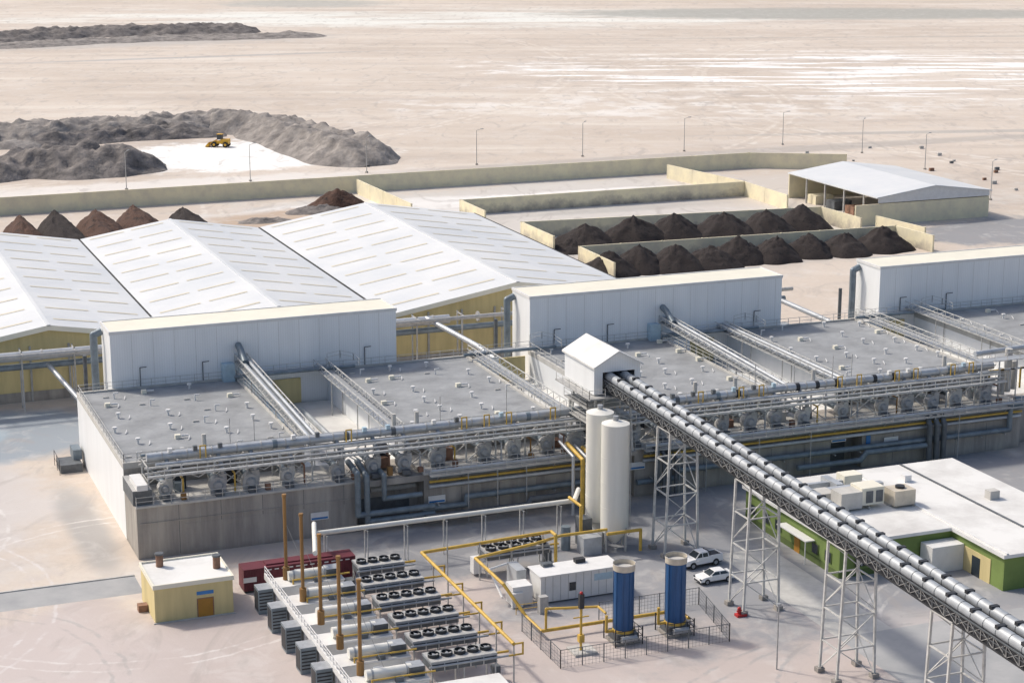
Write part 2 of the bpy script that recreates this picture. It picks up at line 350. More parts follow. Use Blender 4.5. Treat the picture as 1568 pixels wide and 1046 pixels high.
while x<123:
    # centrifugal fan with scroll housing, motor, riser to the duct
    r=R.choice([.85,.95,1.05]); y0=1.4+R.uniform(-.3,.5); zf=7.9+R.uniform(-.1,.15); hm=R.choice(['galv','steel','galv_light'])
    b.cyl((x-.1,y0,zf),(x-.1,y0+1.1,zf),r,hm,14); b.cyl((x-.1,y0-.35,zf),(x-.1,y0,zf),r*.4,'steel',12,r*.62)
    b.box(x-r,y0+.1,6.76,x+r*.8,y0+1.,7.3,'galv'); b.box(x+.1,y0+.15,zf,x+r,y0+.95,9.2,hm)
    b.box(x-.6,y0-1.1,6.76,x+.4,y0-.35,7.3,'darkgrey')
    b.pipe([(x+.6,y0+.5,9.1),(x+.6,y0+.5,9.9),(x+.6,3.8,10.9)],.3,'steel',8)
    b.cyl((x,y0+1,8.1),(x,7.9,8.1),.45,'bluegrey_duct',10)
    if R.random()<.45: b.box(x+1.6,.4,6.76,x+2.2,1.1,7.5+R.uniform(-.2,.4),R.choice(['brown','rust','brown','conc_light']))
    if R.random()<.5: b.pipe([(x+2,1.2,6.8),(x+2,1.2,9.2),(x+2,2.6,9.2)],.12,R.choice(['rust','pipe_yellow','silver','brown']),6)
    if R.random()<.6: b.box(x+1.5,3.8,6.76,x+2.7,5,8.2+R.uniform(-.5,.5),R.choice(['conc_light','darkgrey','bluegrey_duct','brown']))
    if R.random()<.35: b.box(x+1.7,4.8,6.76,x+3.1,6,9.4,'dark')
    x+=R.choice([4.1,4.1,4.7,6.4]); i+=1
for x0,x1 in((0,27.4),(36.5,62),(66,127.4)): b.rail([(x0,-.1,6.75),(x1,-.1,6.75)])
b.build('fan_units')
b=B()
for x0,x1 in((37,61.5),(67,127)):
    b.cyl((x0,-.75,5.7),(x1,-.75,5.7),.17,'pipe_yellow',8)
    b.pipe([(x0-1,-.8,2.2),(x0+5,-.8,2.2),(x0+5,-.8,3.2),(x1-2,-.8,3.2),(x1-2,-.8,6.9),(x1,-.8,6.9)],.4,'bluegrey_duct',10)
    b.cyl((x0,-.5,5.0),(x1,-.5,5.0),.26,'silver',10); b.cyl((x0,-1.1,7.2),(x1,-1.1,7.2),.2,'silver',8); b.cyl((x0,-.9,6.3),(x1,-.9,6.3),.16,'bluegrey_duct',8)
    b.box(x0,-1.5,6.5,x1,-.3,6.62,'conc_light'); b.rail([(x0,-1.5,6.62),(x1,-1.5,6.62)])
    x=x0+1
    while x<x1: b.box(x,-1.3,2.6,x+.15,-.13,2.75,'galv'); b.bar((x,-1.4,6.5),(x,-.1,5.2),.06,'galv'); b.bar((x,-1.4,0),(x,-1.4,6.5),.07,'galv') if R.random()<.4 else None; x+=4
for k,x0 in enumerate((27.4,28.6)):
    b.pipe([(x0,3,8.4),(x0,-1.,8.0-.6*k),(x0,-1.1,2.6-k),(37.5,-1.1,2.6-k)],.4,'bluegrey_duct',10)
b.pipe([(31,2,7.4),(31,-.6,7.2),(31,-.6,4.2),(36,-.6,4.2)],.35,'bluegrey_duct',10)
b.pipe([(30,2.2,4.6),(36,2.2,4.6)],.4,'galv',10)
b.pipe([(36,-1.9,1.4),(50,-1.9,1.4),(50.5,-1.9,2.1),(61,-1.9,2.1)],.45,'darkgrey',10)
for k in range(4): b.pipe([(55+k*1.1,-.3,9-.4*k),(55+k*1.1,-5-k*.5,8.2-.4*k),(55+k*1.1,-5-k*.5,.4)],.28 if k%2 else .2,['silver','pipe_yellow','silver','pipe_yellow'][k],8)
for k in range(3): b.pipe([(111+k*1.2,-.7,6.6),(111+k*1.2,-1.6,5.5),(111+k*1.2,-1.6,.5)],.4,'darkgrey',10)
b.pipe([(90,-1.4,1.6),(100,-1.4,1.6),(101,-1.4,2.6),(110.8,-1.4,2.6)],.4,'bluegrey_duct',10)
for k in range(4): b.pipe([(68.5+k*.9,-.5,6.9-.4*k),(68.5+k*.9,-2,6.4-.4*k),(68.5+k*.9,-2,.5)],.25,'darkgrey',8)
b.build('facade_pipework')
b=B()
for x,z in((21.5,2.3),(37,2.6),(65.2,3.8),(96,4.2),(104.5,3)):
    b.box(x,-.2,z,x+2.3,-.13,z+1,'white_paint'); b.box(x+.1,-.215,z+.1,x+2.2,-.201,z+.35,'blue_sign')
b.build('safety_sign')
b=B(); b.box(101.6,-.16,3.4,102.3,-.1,4.6,'blue_sign'); b.box(101.6,-.162,2.9,102.3,-.101,3.38,'red'); b.build('warning_sign')
b=B()
for k in range(7):
    x=122+k*1.8; b.cyl((x,5+k%3,6.7),(x,5+k%3,11.5+R.uniform(-1.5,2)),.55,R.choice(['silver','conc_light','galv']),10)
    b.pipe([(x,3,8),(x,3,11),(x+2.5,3,11)],.16,R.choice(['pipe_yellow','silver']),6)
b.box(127.6,2,0,142,7.9,5.5,'conc'); b.pipe([(127,1,7),(142,1,7)],.4,'bluegrey_duct'); b.pipe([(124,7,12.6),(145,9,12.6)],.4,'silver')
b.rail([(127.6,2,5.5),(142,2,5.5)]); b.rail([(121,1,13),(136,1,13)]); b.box(121,1,12.9,136,3,13,'steel'); 
for x in range(121,137,3): b.bar((x,1,6),(x,1,13),.1,'galv')
b.build('scrubber_equipment')
b=B(); b.box(-.3,.3,6.76,2,7,8.6,'darkgrey','galv'); b.box(.2,.1,8.6,1.5,5,9.3,'white_paint'); b.rail([(0,0,6.76),(0,8,6.76)]); b.build('switchgear_cabinet')
b=B(); b.box(-3.6,38,0,-.6,42,1.2,'darkgrey'); b.rail([(-3.8,37.5,0),(-3.8,42.5,0)],'dark',2.2); b.box(-1.5,40,1.2,-.3,43,2.6,'bluegrey_duct'); b.build('pump_skid')
# ------------------------------------------------------------------ warehouse
b=B(); Y0,Y1=77,165; ze=9.2
segs=[(-54.5,-36,-17.6,12.2),(-17.4,1,19.3,12.2),(19.7,38,56.4,12.2),(56.9,80,104.5,13.0)]
for x0,xm,x1,zr in segs:
    b.add([(x0,Y0,ze),(xm,Y0,zr),(xm,Y1,zr),(x0,Y1,ze)],[(0,1,2,3)],'roof_white'); b.add([(xm,Y0,zr),(x1,Y0,ze),(x1,Y1,ze),(xm,Y1,zr)],[(0,1,2,3)],'roof_white')
    b.add([(x0,Y0+.9,0),(x1,Y0+.9,0),(x1,Y0+.9,ze),(xm,Y0+.9,zr-.08),(x0,Y0+.9,ze)],[(0,1,2,3,4)],'yellow_wall')
    b.add([(x0,Y1-.5,0),(x1,Y1-.5,0),(x1,Y1-.5,ze),(xm,Y1-.5,zr-.08),(x0,Y1-.5,ze)],[(0,1,2,3,4)],'yellow_wall')
    for (p,q) in(((x0,ze),(xm,zr)),((xm,zr),(x1,ze))):
        b.add([(p[0],Y0,p[1]+.02),(q[0],Y0,q[1]+.02),(q[0],Y0,q[1]-.8),(p[0],Y0,p[1]-.8)],[(0,1,2,3)],'roof_cream')
        n=10
        for k in range(n):
            y=Y0+5+k*(Y1-Y0-8)/(n-1)
            for (f0,f1) in((.08,.46),(.54,.90)):
                a=[p[0]+(q[0]-p[0])*f for f in(f0,f1)]; z=[p[1]+(q[1]-p[1])*f+.05 for f in(f0,f1)]
                b.add([(a[0],y,z[0]),(a[1],y,z[1]),(a[1],y+.8,z[1]),(a[0],y+.8,z[0])],[(0,1,2,3)],'skylight')
    b.box(xm-.3,Y0,zr-.1,xm+.3,Y1,zr+.08,'roof_white')
    b.box(x1-.1,Y0,ze-.6,x1+.45,Y1,ze-.03,'black_gap')
b.box(-54.4,Y0+1.2,0,-54,Y1-1,ze-.2,'yellow_wall'); b.box(103.6,Y0+1.2,0,104,Y1-1,ze-.2,'yellow_wall')
for x in range(-50,104,6): b.box(x-.15,Y0+.6,0,x+.15,Y0+.89,ze-.3,'galv')
b.box(-54,Y0+.8,0,104,Y0+.88,1.6,'conc')
b.build('storage_warehouse')
b=B()
for y,z,r,m in((73,8.6,.75,'silver'),(73.2,6.9,.5,'bluegrey_duct'),(70.5,9.2,.35,'galv')):
    b.cyl((-40,y,z),(66 if r>.6 else 130,y,z),r,m,12)
for x in range(-36,128,8):
    b.bar((x,72,0),(x,72,9.6),.15,'galv'); b.bar((x,74.4,0),(x,74.4,9.6),.15,'galv'); b.bar((x,70,9.3),(x,74.6,9.3),.12,'galv'); b.cyl((x+3,73,8.6),(x+3.3,73,8.6),.85,'galv',12)
b.pipe([(0,73,7),(3.5,62,3),(3.5,56,3)],.4,'silver'); b.pipe([(62,73,9),(66,60,7),(67,53,6)],.45,'silver'); b.pipe([(124,73,9),(130,58,6),(130,52,5)],.45,'silver')
for x in(112,114.5): b.box(x,54,0,x+1.5,70,4+x-112,'galv')
b.box(106,58,0,126,66,4.5,'yellow_wall','steel'); b.rail([(106,58,4.5),(126,58,4.5)])
b.build('duct_bridge')
# ------------------------------------------------------------------ conveyor with head house
b=B(); xc=61.8
def zc(y): return 15.7+ (y+20.8)*.033
ya,yb=-3,-118
n=60
pts=[ya+(yb-ya)*i/n for i in range(n+1)]
for i in range(n):
    y0,y1=pts[i],pts[i+1]; z0,z1=zc(y0),zc(y1)
    for dx in(-1.75,1.75):
        b.bar((xc+dx,y0,z0),(xc+dx,y1,z1),.11,'dark'); b.bar((xc+dx,y0,z0+1.15),(xc+dx,y1,z1+1.15),.1,'darkgrey')
        b.bar((xc+dx,y0,z0),(xc+dx,y0,z0+1.15),.05,'galv'); b.bar((xc+dx,y0,z0),(xc+dx,y1,z1+1.15),.04,'galv'); b.bar((xc+dx,y0,z0+1.15),(xc+dx,y1,z1),.04,'galv')
    b.bar((xc-1.75,y0,z0),(xc+1.75,y0,z0),.07,'dark')
    for dx in(-1.05,1.05):
        b.cyl((xc+dx,y0,zc(y0)+1.55),(xc+dx,y0-.05,zc(y0)+1.55),.63,'darkgrey',14)
        if i%2==0: b.box(xc+dx-.5,y0-.24,z0+1.8,xc+dx+(.5 if dx<0 else .35),y0+.24,z0+2.22,'dark')
b.add([(xc-1.7,ya,zc(ya)+.1),(xc+1.7,ya,zc(ya)+.1),(xc+1.7,yb,zc(yb)+.1),(xc-1.7,yb,zc(yb)+.1)],[(0,1,2,3)],'dark')
b.add([(xc-1.68,ya,zc(ya)+.15),(xc-1.68,ya,zc(ya)+.95),(xc-1.68,yb,zc(yb)+.95),(xc-1.68,yb,zc(yb)+.15)],[(0,1,2,3)],'dark')
b.add([(xc-.5,ya,zc(ya)+1.3),(xc+.5,ya,zc(ya)+1.3),(xc+.5,yb,zc(yb)+1.3),(xc-.5,yb,zc(yb)+1.3)],[(0,1,2,3)],'dark')
b.rail([(xc-2.1,ya,zc(ya)+.4),(xc-2.1,yb,zc(yb)+.4)],'darkgrey',1.0,2.2,.035)
for dx in(-1.05,1.05): b.cyl((xc+dx,ya+2,zc(ya+2)+1.55),(xc+dx,yb,zc(yb)+1.55),.6,'tube',16)
cv=b.build('covered_conveyor')
def tower(y,zt,w=2.1,d=1.7,z0=0):
    b=B(); c=[(xc-w,y-d),(xc+w,y-d),(xc+w,y+d),(xc-w,y+d)]
    for (x,yy) in c:
        b.bar((x+(x-xc)*.06,yy,z0),(x-(x-xc)*.15,yy,zt),.17,'galv_light'); b.box(x+(x-xc)*.06-.4,yy-.4,z0,x+(x-xc)*.06+.4,yy+.4,z0+.5,'conc')
    nl=4; H=(zt-z0)/nl
    def pt(k,z): 
        x,yy=c[k%4]; f=1.06-.21*(z-z0)/(zt-z0); return (xc+(x-xc)*f,yy,z)
    for j in range(nl):
        za=z0+j*H+.4; zb=z0+(j+1)*H
        for k in range(4):
            b.bar(pt(k,zb),pt(k+1,zb),.1,'galv_light'); 
            if k%2==0: b.bar(pt(k,za),pt(k+1,zb),.07,'galv_light') if j%2 else b.bar(pt(k,zb),pt(k+1,za),.07,'galv_light')
            elif j%2==0: b.bar(pt(k,za),pt(k+1,zb),.06,'galv_light')
    b.build('conveyor_support_tower')
for y in(-20.8,-40.8,-60.8,-79.5,-100): tower(y,zc(y)-.1)
tower(1.5,15.6,2.8,3.5,6.6)
b=B(); x0,x1,y0,y1=58.5,65.0,-3.4,6.2; zb,ze2,zr=15.6,19.4,21.2; xm=(x0+x1)/2
v=[(x0,y0,zb),(x1,y0,zb),(x1,y0,ze2),(xm,y0,zr),(x0,y0,ze2),(x0,y1,zb),(x1,y1,zb),(x1,y1,ze2),(xm,y1,zr),(x0,y1,ze2)]
b.add(v,[(9,8,7,6,5),(0,5,6,1)],'white_clad'); b.add(v,[(0,4,9,5),(1,6,7,2)],'white_clad_y')
ox0,ox1,oz=xc-2.1,xc+2.4,18.5
b.add([(x0,y0,zb),(ox0,y0,zb),(ox0,y0,oz),(x0,y0,ze2)],[(0,1,2,3)],'white_clad'); b.add([(ox1,y0,zb),(x1,y0,zb),(x1,y0,ze2),(ox1,y0,oz)],[(0,1,2,3)],'white_clad')
b.add([(x0,y0,ze2),(ox0,y0,oz),(ox1,y0,oz),(x1,y0,ze2),(xm,y0,zr)],[(0,1,2,3,4)],'white_clad')
b.box(x0+.3,y0+2.5,zb+.05,x1-.3,y0+2.7,ze2-.1,'black_gap')
for sx in(-1,1):
    e=xm+sx*(x1-x0)/2*1.08; ez=ze2-.15
    q=[(xm,y0-.5,zr+.1),(e,y0-.5,ez+.1),(e,y1+.4,ez+.1),(xm,y1+.4,zr+.1)]
    b.add(q+[(a,c,d-.25) for a,c,d in q],[(0,1,2,3),(4,7,6,5),(0,4,5,1),(1,5,6,2),(2,6,7,3)],'roof_soft')
b.box(x0-1.2,y0-1.4,15.3,x1+.4,y1+.4,15.5,'galv'); b.rail([(x0-1.2,y1,15.5),(x0-1.2,y0-1.3,15.5),(ox0-.2,y0-1.3,15.5)])
for z in (11.5,13.4): b.box(x0-.5,y0+1,z,x1,y1-1,z+.15,'galv'); b.rail([(x0-.5,y1-1,z+.15),(x0-.5,y0+1,z+.15),(x1,y0+1,z+.15)])
b.build('conveyor_head_house')
# ------------------------------------------------------------------ silos
def silo(x,y,zt):
    b=B(); r=1.72
    b.cyl((x,y,2.4),(x,y,zt),r,'silo',32); b.cyl((x,y,zt),(x,y,zt+.35),r,'silo',32,r*.35); b.cyl((x,y,2.4),(x,y,.8),r,'silo',24,.4)
    for k in range(4):
        t=k*math.pi/2+.5; b.bar((x+r*math.cos(t),y+r*math.sin(t),0),(x+r*math.cos(t),y+r*math.sin(t),3),.16,'conc_light')
    b.cyl((x,y,zt+.3),(x,y,zt+.9),.35,'steel',10)
    for z in(5.5,8.7,11.9): b.cyl((x,y,z),(x,y,z+.05),r+.02,'silo',32)
    b.bar((x+1.3,y-1.35,2),(x+1.3,y-1.35,zt),.05,'galv');b.bar((x+1.65,y-1.0,2),(x+1.65,y-1.0,zt),.05,'galv')
    b.build('storage_silo')
silo(55.2,-17.3,16.); silo(55.2,-12.7,16.2)
b=B(); b.box(50.6,-18.5,0,53,-16.5,2.2,'silver'); b.cyl((49.5,-15.5,0),(49.5,-15.5,3),.6,'bluegrey_duct',10); b.box(51.5,-15.6,0,53,-13.8,3.6,'darkgrey')
b.pipe([(53,-20,3),(57.5,-20,3),(57.5,-20,.3)],.2,'pipe_yellow'); b.pipe([(51.3,-16,2),(51.3,-16,5.5),(51.3,-12.3,5.5)],.2,'pipe_yellow'); b.build('dosing_skid')
def btank(x,y):
    b=B(); r=1.08
    b.cyl((x,y,1.5),(x,y,8.2),r,'tank_blue',28); b.cyl((x,y,8.2),(x,y,8.9),r*1.12,'brass',28,cap=False); b.cyl((x,y,8.3),(x,y,8.42),r*1.05,'conc_light',24)
    b.cyl((x,y,8.88),(x,y,8.95),r*1.16,'white_paint',28,cap=False)
    for k in range(9):
        t=k*math.pi*2/9; b.bar((x+1.12*math.cos(t),y+1.12*math.sin(t),1.5),(x+1.12*math.cos(t),y+1.12*math.sin(t),8.2),.035,'tank_blue')
    b.box(x-1.5,y-1.3,0,x+1.5,y+1.3,.35,'conc'); b.box(x-1.25,y-1.15,.35,x+1.25,y+1.15,1.2,'darkgrey')
    b.cyl((x-.9,y-1.5,.8),(x+.9,y-1.5,.8),.35,'steel',10); b.cyl((x,y,1.2),(x,y,1.5),1.2,'pipe_yellow',20)
    for dx in(-1.6,1.6):
        for dy in(-1.5,1.5): b.bar((x+dx,y+dy,0),(x+dx,y+dy,2),.08,'dark')
    b.rail([(x-1.6,y-1.5,.3),(x+1.6,y-1.5,.3),(x+1.6,y+1.5,.3)],'dark',1.4,.8)
    b.pipe([(x-1.1,y,1.35),(x-2,y,1.35),(x-2,y,3.2)],.16,'pipe_yellow')
    b.build('gas_scrubber_tank')
btank(44,-44.2); btank(50.2,-44.2)
b=B(); xs=[34.8,54.6]; ys=[-48.6,-37.8]
def meshfence(p,q):
    a=Vector((*p,0)); c=Vector((*q,0)); n=int((c-a).length/2.4)
    for i in range(n+1):
        s_=a.lerp(c,i/n); b.bar(s_,s_+Vector((0,0,2.1)),.06,'darkgrey')
    for z in(.1,.5,.9,1.3,1.7,2.05): b.bar(a+Vector((0,0,z)),c+Vector((0,0,z)),.013 if 0<z<2 else .04,'darkgrey')
    k=int((c-a).length/.4)
    for i in range(k): s_=a.lerp(c,i/k); b.bar(s_,s_+Vector((0,0,2.05)),.013,'darkgrey')
meshfence((xs[0],ys[1]),(xs[0],ys[0])); meshfence((xs[0],ys[0]),(xs[1],ys[0])); meshfence((xs[1],ys[0]),(xs[1]+1.8,ys[1])); meshfence((44,ys[1]),(xs[1]+1.8,ys[1])); b.build('mesh_fence')
b=B(); b.box(37.4,-46.5,0,40,-44,.25,'conc_light'); b.pipe([(38.5,-45.4,.2),(38.5,-45.4,6)],.14,'pipe_yellow'); b.box(38.25,-45.65,5.0,38.75,-45.15,6.6,'dark'); b.ball((38.5,-45.4,6.7),.2,'red'); b.bar((37.6,-45.4,4),(39.4,-45.4,4),.08,'pipe_yellow')
b.box(38.2,-45.7,1.2,38.8,-45.1,2,'pipe_yellow'); b.build('gas_beacon_post')
b=B()
b.pipe([(29,-50,4.2),(29,-21,4.2),(45,-21.6,4.9),(45,-23,4.9),(45,-23,.8)],.2,'pipe_yellow')
b.pipe([(34.5,-24,3.8),(34.5,-33,3.8),(36,-36,.9),(36,-38,.9),(36,-40.5,.9),(52.5,-40.5,.9),(52.5,-43,.9)],.2,'pipe_yellow')
b.pipe([(34.5,-24,3.8),(42,-24,4.6),(47,-20,3.6),(53,-20,3.6)],.18,'pipe_yellow')
b.pipe([(36.5,-40.5,.9),(36.5,-40.5,3.4),(42,-42,3.4),(42,-44,3.4)],.14,'pipe_yellow')
for y in range(-50,-20,5): b.bar((29,y,0),(29,y,4),.09,'galv'); 
for y in range(-50,-21,6):
    b.pipe([(29,y,4.2),(30,y,4.2),(30,y,3.0),(28,y,3.0)],.11,'pipe_yellow',6)
for x in(32,36,40,44): b.bar((x,-21.4,0),(x,-21.4,4.6),.1,'galv')
b.build('yellow_gas_pipeline')
b=B(); b.pipe([(16,-22,6.2),(18.6,-12.3,6.2),(18.6,-12.3,5),(52,-12.3,5),(54,-9,5.2)],.3,'silo',10)
b.cyl((19,-11.6,4.8),(52,-11.6,4.8),.12,'steel')
for x in range(20,53,5):
    for dy in(-.5,.7): b.bar((x,-12.3+dy,0),(x,-12.3+dy,4.7),.09,'galv_light')
    b.bar((x,-13,4.62),(x,-11.4,4.62),.09,'galv_light')
b.build('overhead_pipe_bridge')
# ------------------------------------------------------------------ generator plant
b=B()
b.box(11,-53,0,19,-18.5,.3,'conc_light')
for k in range(6):
    y=-21.5-k*5.9
    b.box(11.2,y-1.5,.3,19,y+1.5,3.0,'white_paint','roof_soft')
    b.box(11.0,y-1.6,2.95,19.1,y+1.6,3.1,'roof_soft')
    b.cyl((12.9,y,3.75),(17.6,y,3.75),.55,'silo',14); b.cyl((13.4,y,3.75),(13.6,y,3.75),.58,'steel',14); b.cyl((17.0,y,3.75),(17.1,y,3.75),.58,'steel',14)
    b.box(17.2,y-.8,3.1,18.8,y+.8,4.2,'darkgrey','steel'); b.box(14,y+.9,3.1,15,y+1.4,3.9,'steel'); b.box(15.6,y-1.4,3.1,16.4,y-.8,3.6,'darkgrey')
    b.box(11.3,y-1.62,.5,11.32,y+1.4,2.8,'galv')
    b.pipe([(13.2,y-1.1,3.1),(13.2,y-1.1,3.6),(19.8,y-1.1,3.6)],.1,'pipe_yellow',6)
    b.box(9.2,y-1,0,10.9,y+1,2.9,'bluegrey_duct','steel'); b.box(9.17,y-.8,.3,9.2,y+.8,2.6,'dark')
    for q in range(6): b.box(9.3,y-1.03,.5+q*.38,10.8,y-1.0,.65+q*.38,'dark')
b.box(10.9,-53.4,2.6,11.1,-18.5,3.3,'white_paint')
b.rail([(11,-53.4,3.3),(11,-18.5,3.3)],'white_paint',.8,1.2,.05)
b.box(14,-57.5,0,26,-53.6,3.0,'white_paint','roof_soft'); b.box(19,-57.53,1.6,22.5,-57.5,2.2,'blue_sign')
b.build('generator_enclosure')
for k in range(5):
    y=-20.8-k*7.1; b=B()
    b.cyl((12.9,y,3.1),(12.9,y,13.1),.2,'rust',10); b.cyl((12.9,y,3.1),(12.9,y,4.6),.4,'rust',10); b.cyl((12.9,y,12.9),(12.9,y,13.2),.26,'rust',10)
    b.bar((12.9,y,10),(15.5,y,3.1),.025,'galv'); b.build('exhaust_stack')
def cooler(x0,y,w=7.2,d=2.6,z=3.9,nf=5,rows=1):
    b=B(); b.box(x0,y-d/2,z-1.1,x0+w,y+d/2,z-.05,'darkgrey','galv'); b.box(x0-.06,y-d/2-.05,z-.3,x0+w+.06,y+d/2+.05,z-.08,'steel')
    for i in range(nf+1): x=x0+i*w/nf; b.box(x-.05,y-d/2-.04,z-1.1,x+.05,y-d/2,z-.3,'galv_light')
    for x in(x0+.1,x0+w/2,x0+w-.1):
        for dy in(-d/2+.1,d/2-.1): b.bar((x,y+dy,0),(x,y+dy,z-1.1),.09,'galv_light')
        b.bar((x,y-d/2+.1,.2),(x,y+d/2-.1,z-1.2),.05,'galv')
    for i in range(nf):
        for j in range(rows):
            x=x0+(i+.5)*w/nf; yy=y+(j-(rows-1)/2)*d/rows; rr=min(w/nf,d/rows)*.43
            b.cyl((x,yy,z-.06),(x,yy,z+.32),rr,'dark',18,cap=False); b.cyl((x,yy,z+.3),(x,yy,z+.33),rr*1.04,'darkgrey',18,rr*.9,cap=False)
            b.cyl((x,yy,z-.02),(x,yy,z+.02),rr*.97,'dark',18); b.cyl((x,yy,z),(x,yy,z+.22),rr*.28,'steel',8)
            for q in range(5):
                t=q*1.2566+i; b.add([(x,yy,z+.12),(x+rr*.9*math.cos(t),yy+rr*.9*math.sin(t),z+.1),(x+rr*.9*math.cos(t+.45),yy+rr*.9*math.sin(t+.45),z+.2)],[(0,1,2)],'galv')
    b.cyl((x0-.3,y-d/2-.2,z-.5),(x0+w+1.2,y-d/2-.2,z-.5),.12,'steel'); b.cyl((x0+w+.2,y,z-.7),(x0+w+1.8,y,z-.7),.13,'pipe_yellow')
    b.box(x0-1.3,y-.6,.3,x0-.3,y+.6,2.2,R.choice(['white_paint','darkgrey','galv'])); b.box(x0+w+.3,y+.4,0,x0+w+1.1,y+1.2,1.6,R.choice(['white_paint','darkgrey','galv']))
    b.build('fan_cooler')
for k in range(6):
    y=-21-k*5.7; cooler(19.8 if k else 21,y,7 if k else 5.4,2.7,4,5 if k else 4,1)
cooler(37,-19.6,8,3.0,3.2,5,2)
b=B(); b.box(9.2,-15.6,.25,22.6,-13.1,2.85,'maroon'); 
for i in range(44): b.box(9.4+i*.3,-15.66,.4,9.5+i*.3,-15.6,2.7,'maroon')
b.box(9.15,-15.67,1.3,10.7,-15.66,1.9,'white_paint'); b.box(12,-15.0,2.85,20,-13.6,3.0,'maroon')
for i in range(12): b.box(12+i*.85,-15.68,2.5,12.5+i*.85,-15.661,2.62,'white_paint')
b.box(9.3,-15.5,0,22.5,-13.2,.25,'dark'); b.build('shipping_container')
b=B(); b.box(39.7,-31.3,.2,49.4,-27.9,3.3,'white_paint','roof_soft'); b.box(39.5,-31.5,3.3,49.6,-27.7,3.42,'white_paint')
b.box(43.2,-31.34,1.2,44,-31.3,2.2,'glass'); b.box(46.3,-31.33,2.0,48.6,-31.3,2.8,'lightblue'); b.box(45.,-29,3.42,46.2,-28.2,3.9,'dark'); b.box(41,-28.8,3.42,42.2,-28,3.8,'darkgrey')
for i in range(10): b.box(40.2+i*.95,-31.325,.3,40.25+i*.95,-31.3,3.2,'galv')
b.build('control_cabin')
b=B(); b.box(36.4,-31,.1,38.8,-28.8,2.4,'white_paint'); b.box(38.2,-27.6,0,39.4,-24.5,3,'silver'); b.box(36.2,-31.4,.1,37.5,-31.05,1.8,'white_paint'); b.rail([(36,-33,0),(39.4,-33,0),(39.4,-31.6,0)],'pipe_yellow'); b.box(38.5,-34,0,39.5,-33.2,2.0,'galv')
b.pipe([(35.5,-30,1),(35.5,-26,3),(38,-25,3)],.15,'white_paint',6); b.build('electrical_cabinet')
b=B(); b.box(-2.1,-20.9,0,6.7,-13.1,4.0,'yellow_wall'); b.box(-2.25,-21.05,4.0,6.85,-12.95,4.3,'roof_cream','roof_soft')
for q in((-2.25,-21.05,6.85,-20.85),(-2.25,-13.15,6.85,-12.95)): b.box(q[0],q[1],4.3,q[2],q[3],4.5,'roof_cream')
for xx in(-2.25,6.65): b.box(xx,-20.849,4.3,xx+.2,-13.151,4.5,'roof_cream')
b.box(2.6,-20.95,0,4.5,-20.9,2.3,'brown'); b.box(2.72,-20.97,.05,4.38,-20.95,2.2,'door_orange'); b.box(2.6,-20.95,2.7,4.5,-20.9,3.1,'blue_sign')
for x,y in((-.2,-14.6),(5.7,-17.5)): b.cyl((x,y,4.3),(x,y,5.7),.42,'brown',12); b.cyl((x,y,5.7),(x,y,5.9),.5,'darkgrey',12)
b.box(6.7,-20,1,6.9,-19.4,2.5,'galv'); b.box(-3.2,-17,.0,-2.15,-16,.8,'brown'); b.box(-2.3,-21.1,0,6.9,-20.91,.12,'conc_light'); b.build('substation_hut')
# ------------------------------------------------------------------ office building
b=B(); h=4.1
b.box(75.5,-36.5,0,90.98,-13.5,h,'green'); b.box(91,-47,0,106.5,-13.5,h,'green'); 
b.box(75.1,-36.9,h,90.58,-13.1,h+.4,'white_paint','roof_soft'); b.box(90.6,-47.4,h,106.9,-13.1,h+.42,'white_paint','roof_soft')
b.box(75.44,-36.45,0,75.5,-13.55,.8,'green_dk'); b.box(75.55,-36.56,0,90.9,-36.5,.8,'green_dk')
for y in(-34,-31,-22,-19,-15.5):
    b.box(75.42,y-.8,1.2,75.5,y+.8,2.6,'green_dk'); b.box(75.39,y-.65,1.3,75.42,y+.65,2.5,'glass')
for x in(78.5,83,87.5):
    b.box(x-1,-36.58,1.1,x+1,-36.5,2.5,'green_dk'); b.box(x-.85,-36.61,1.2,x+.85,-36.58,2.4,'glass'); b.box(x-.04,-36.63,1.2,x+.04,-36.61,2.4,'white_paint')
b.box(75.41,-27.4,0,75.5,-26.1,2.3,'door_orange')
b.box(74.1,-31,2.8,75.4,-24,2.95,'white_paint')
for y in(-30.8,-24.2): b.bar((74.2,y,0),(74.2,y,2.8),.07,'white_paint')
b.box(90.92,-44.5,0,91,-38.5,3.0,'yellow_wall'); b.box(90.88,-42.5,0,90.92,-40.9,2.4,'glass'); b.box(94,-47.06,0,97.5,-47,3.1,'dark')
for x in(100,104): b.box(x-.8,-47.05,1.2,x+.8,-47,2.5,'glass')
b.box(91,-13.5,h+.42,91.3,-47.3,h+.6,'white_paint'); b.box(98.5,-40,h+.42,98.8,-13.3,h+.55,'darkgrey')
b.box(86.5,-39.2,.0,90.9,-36.7,3.2,'white_paint')
b.build('office_building')
b=B(); z=h+.42
b.box(81,-27.5,z+.3,84,-25,z+2.4,'conc_light'); b.box(84,-27.3,z+.5,87.2,-24.6,z+2.7,'roof_cream'); b.box(88,-28.5,z+.3,91,-26,z+2.2,'brass'); b.box(79,-24.5,z+.3,82,-22,z+1.6,'conc_light')
b.box(82,-22.8,z+.6,90,-21.9,z+1.5,'silver'); b.box(84,-21.5,z+.6,85,-17.5,z+1.5,'silver'); b.box(78,-20.5,z+.3,80.5,-18.5,z+1.5,'roof_cream')
b.box(86,-20,z+.3,88.6,-18,z+1.9,'roof_cream'); b.box(80.5,-19.6,z+.6,86,-19,z+1.3,'silver')
b.box(91.2,-27.8,z+.4,91.25,-26.4,z+2,'dark'); b.cyl((89.5,-27.2,z+2.2),(89.5,-27.2,z+2.5),.6,'dark',14)
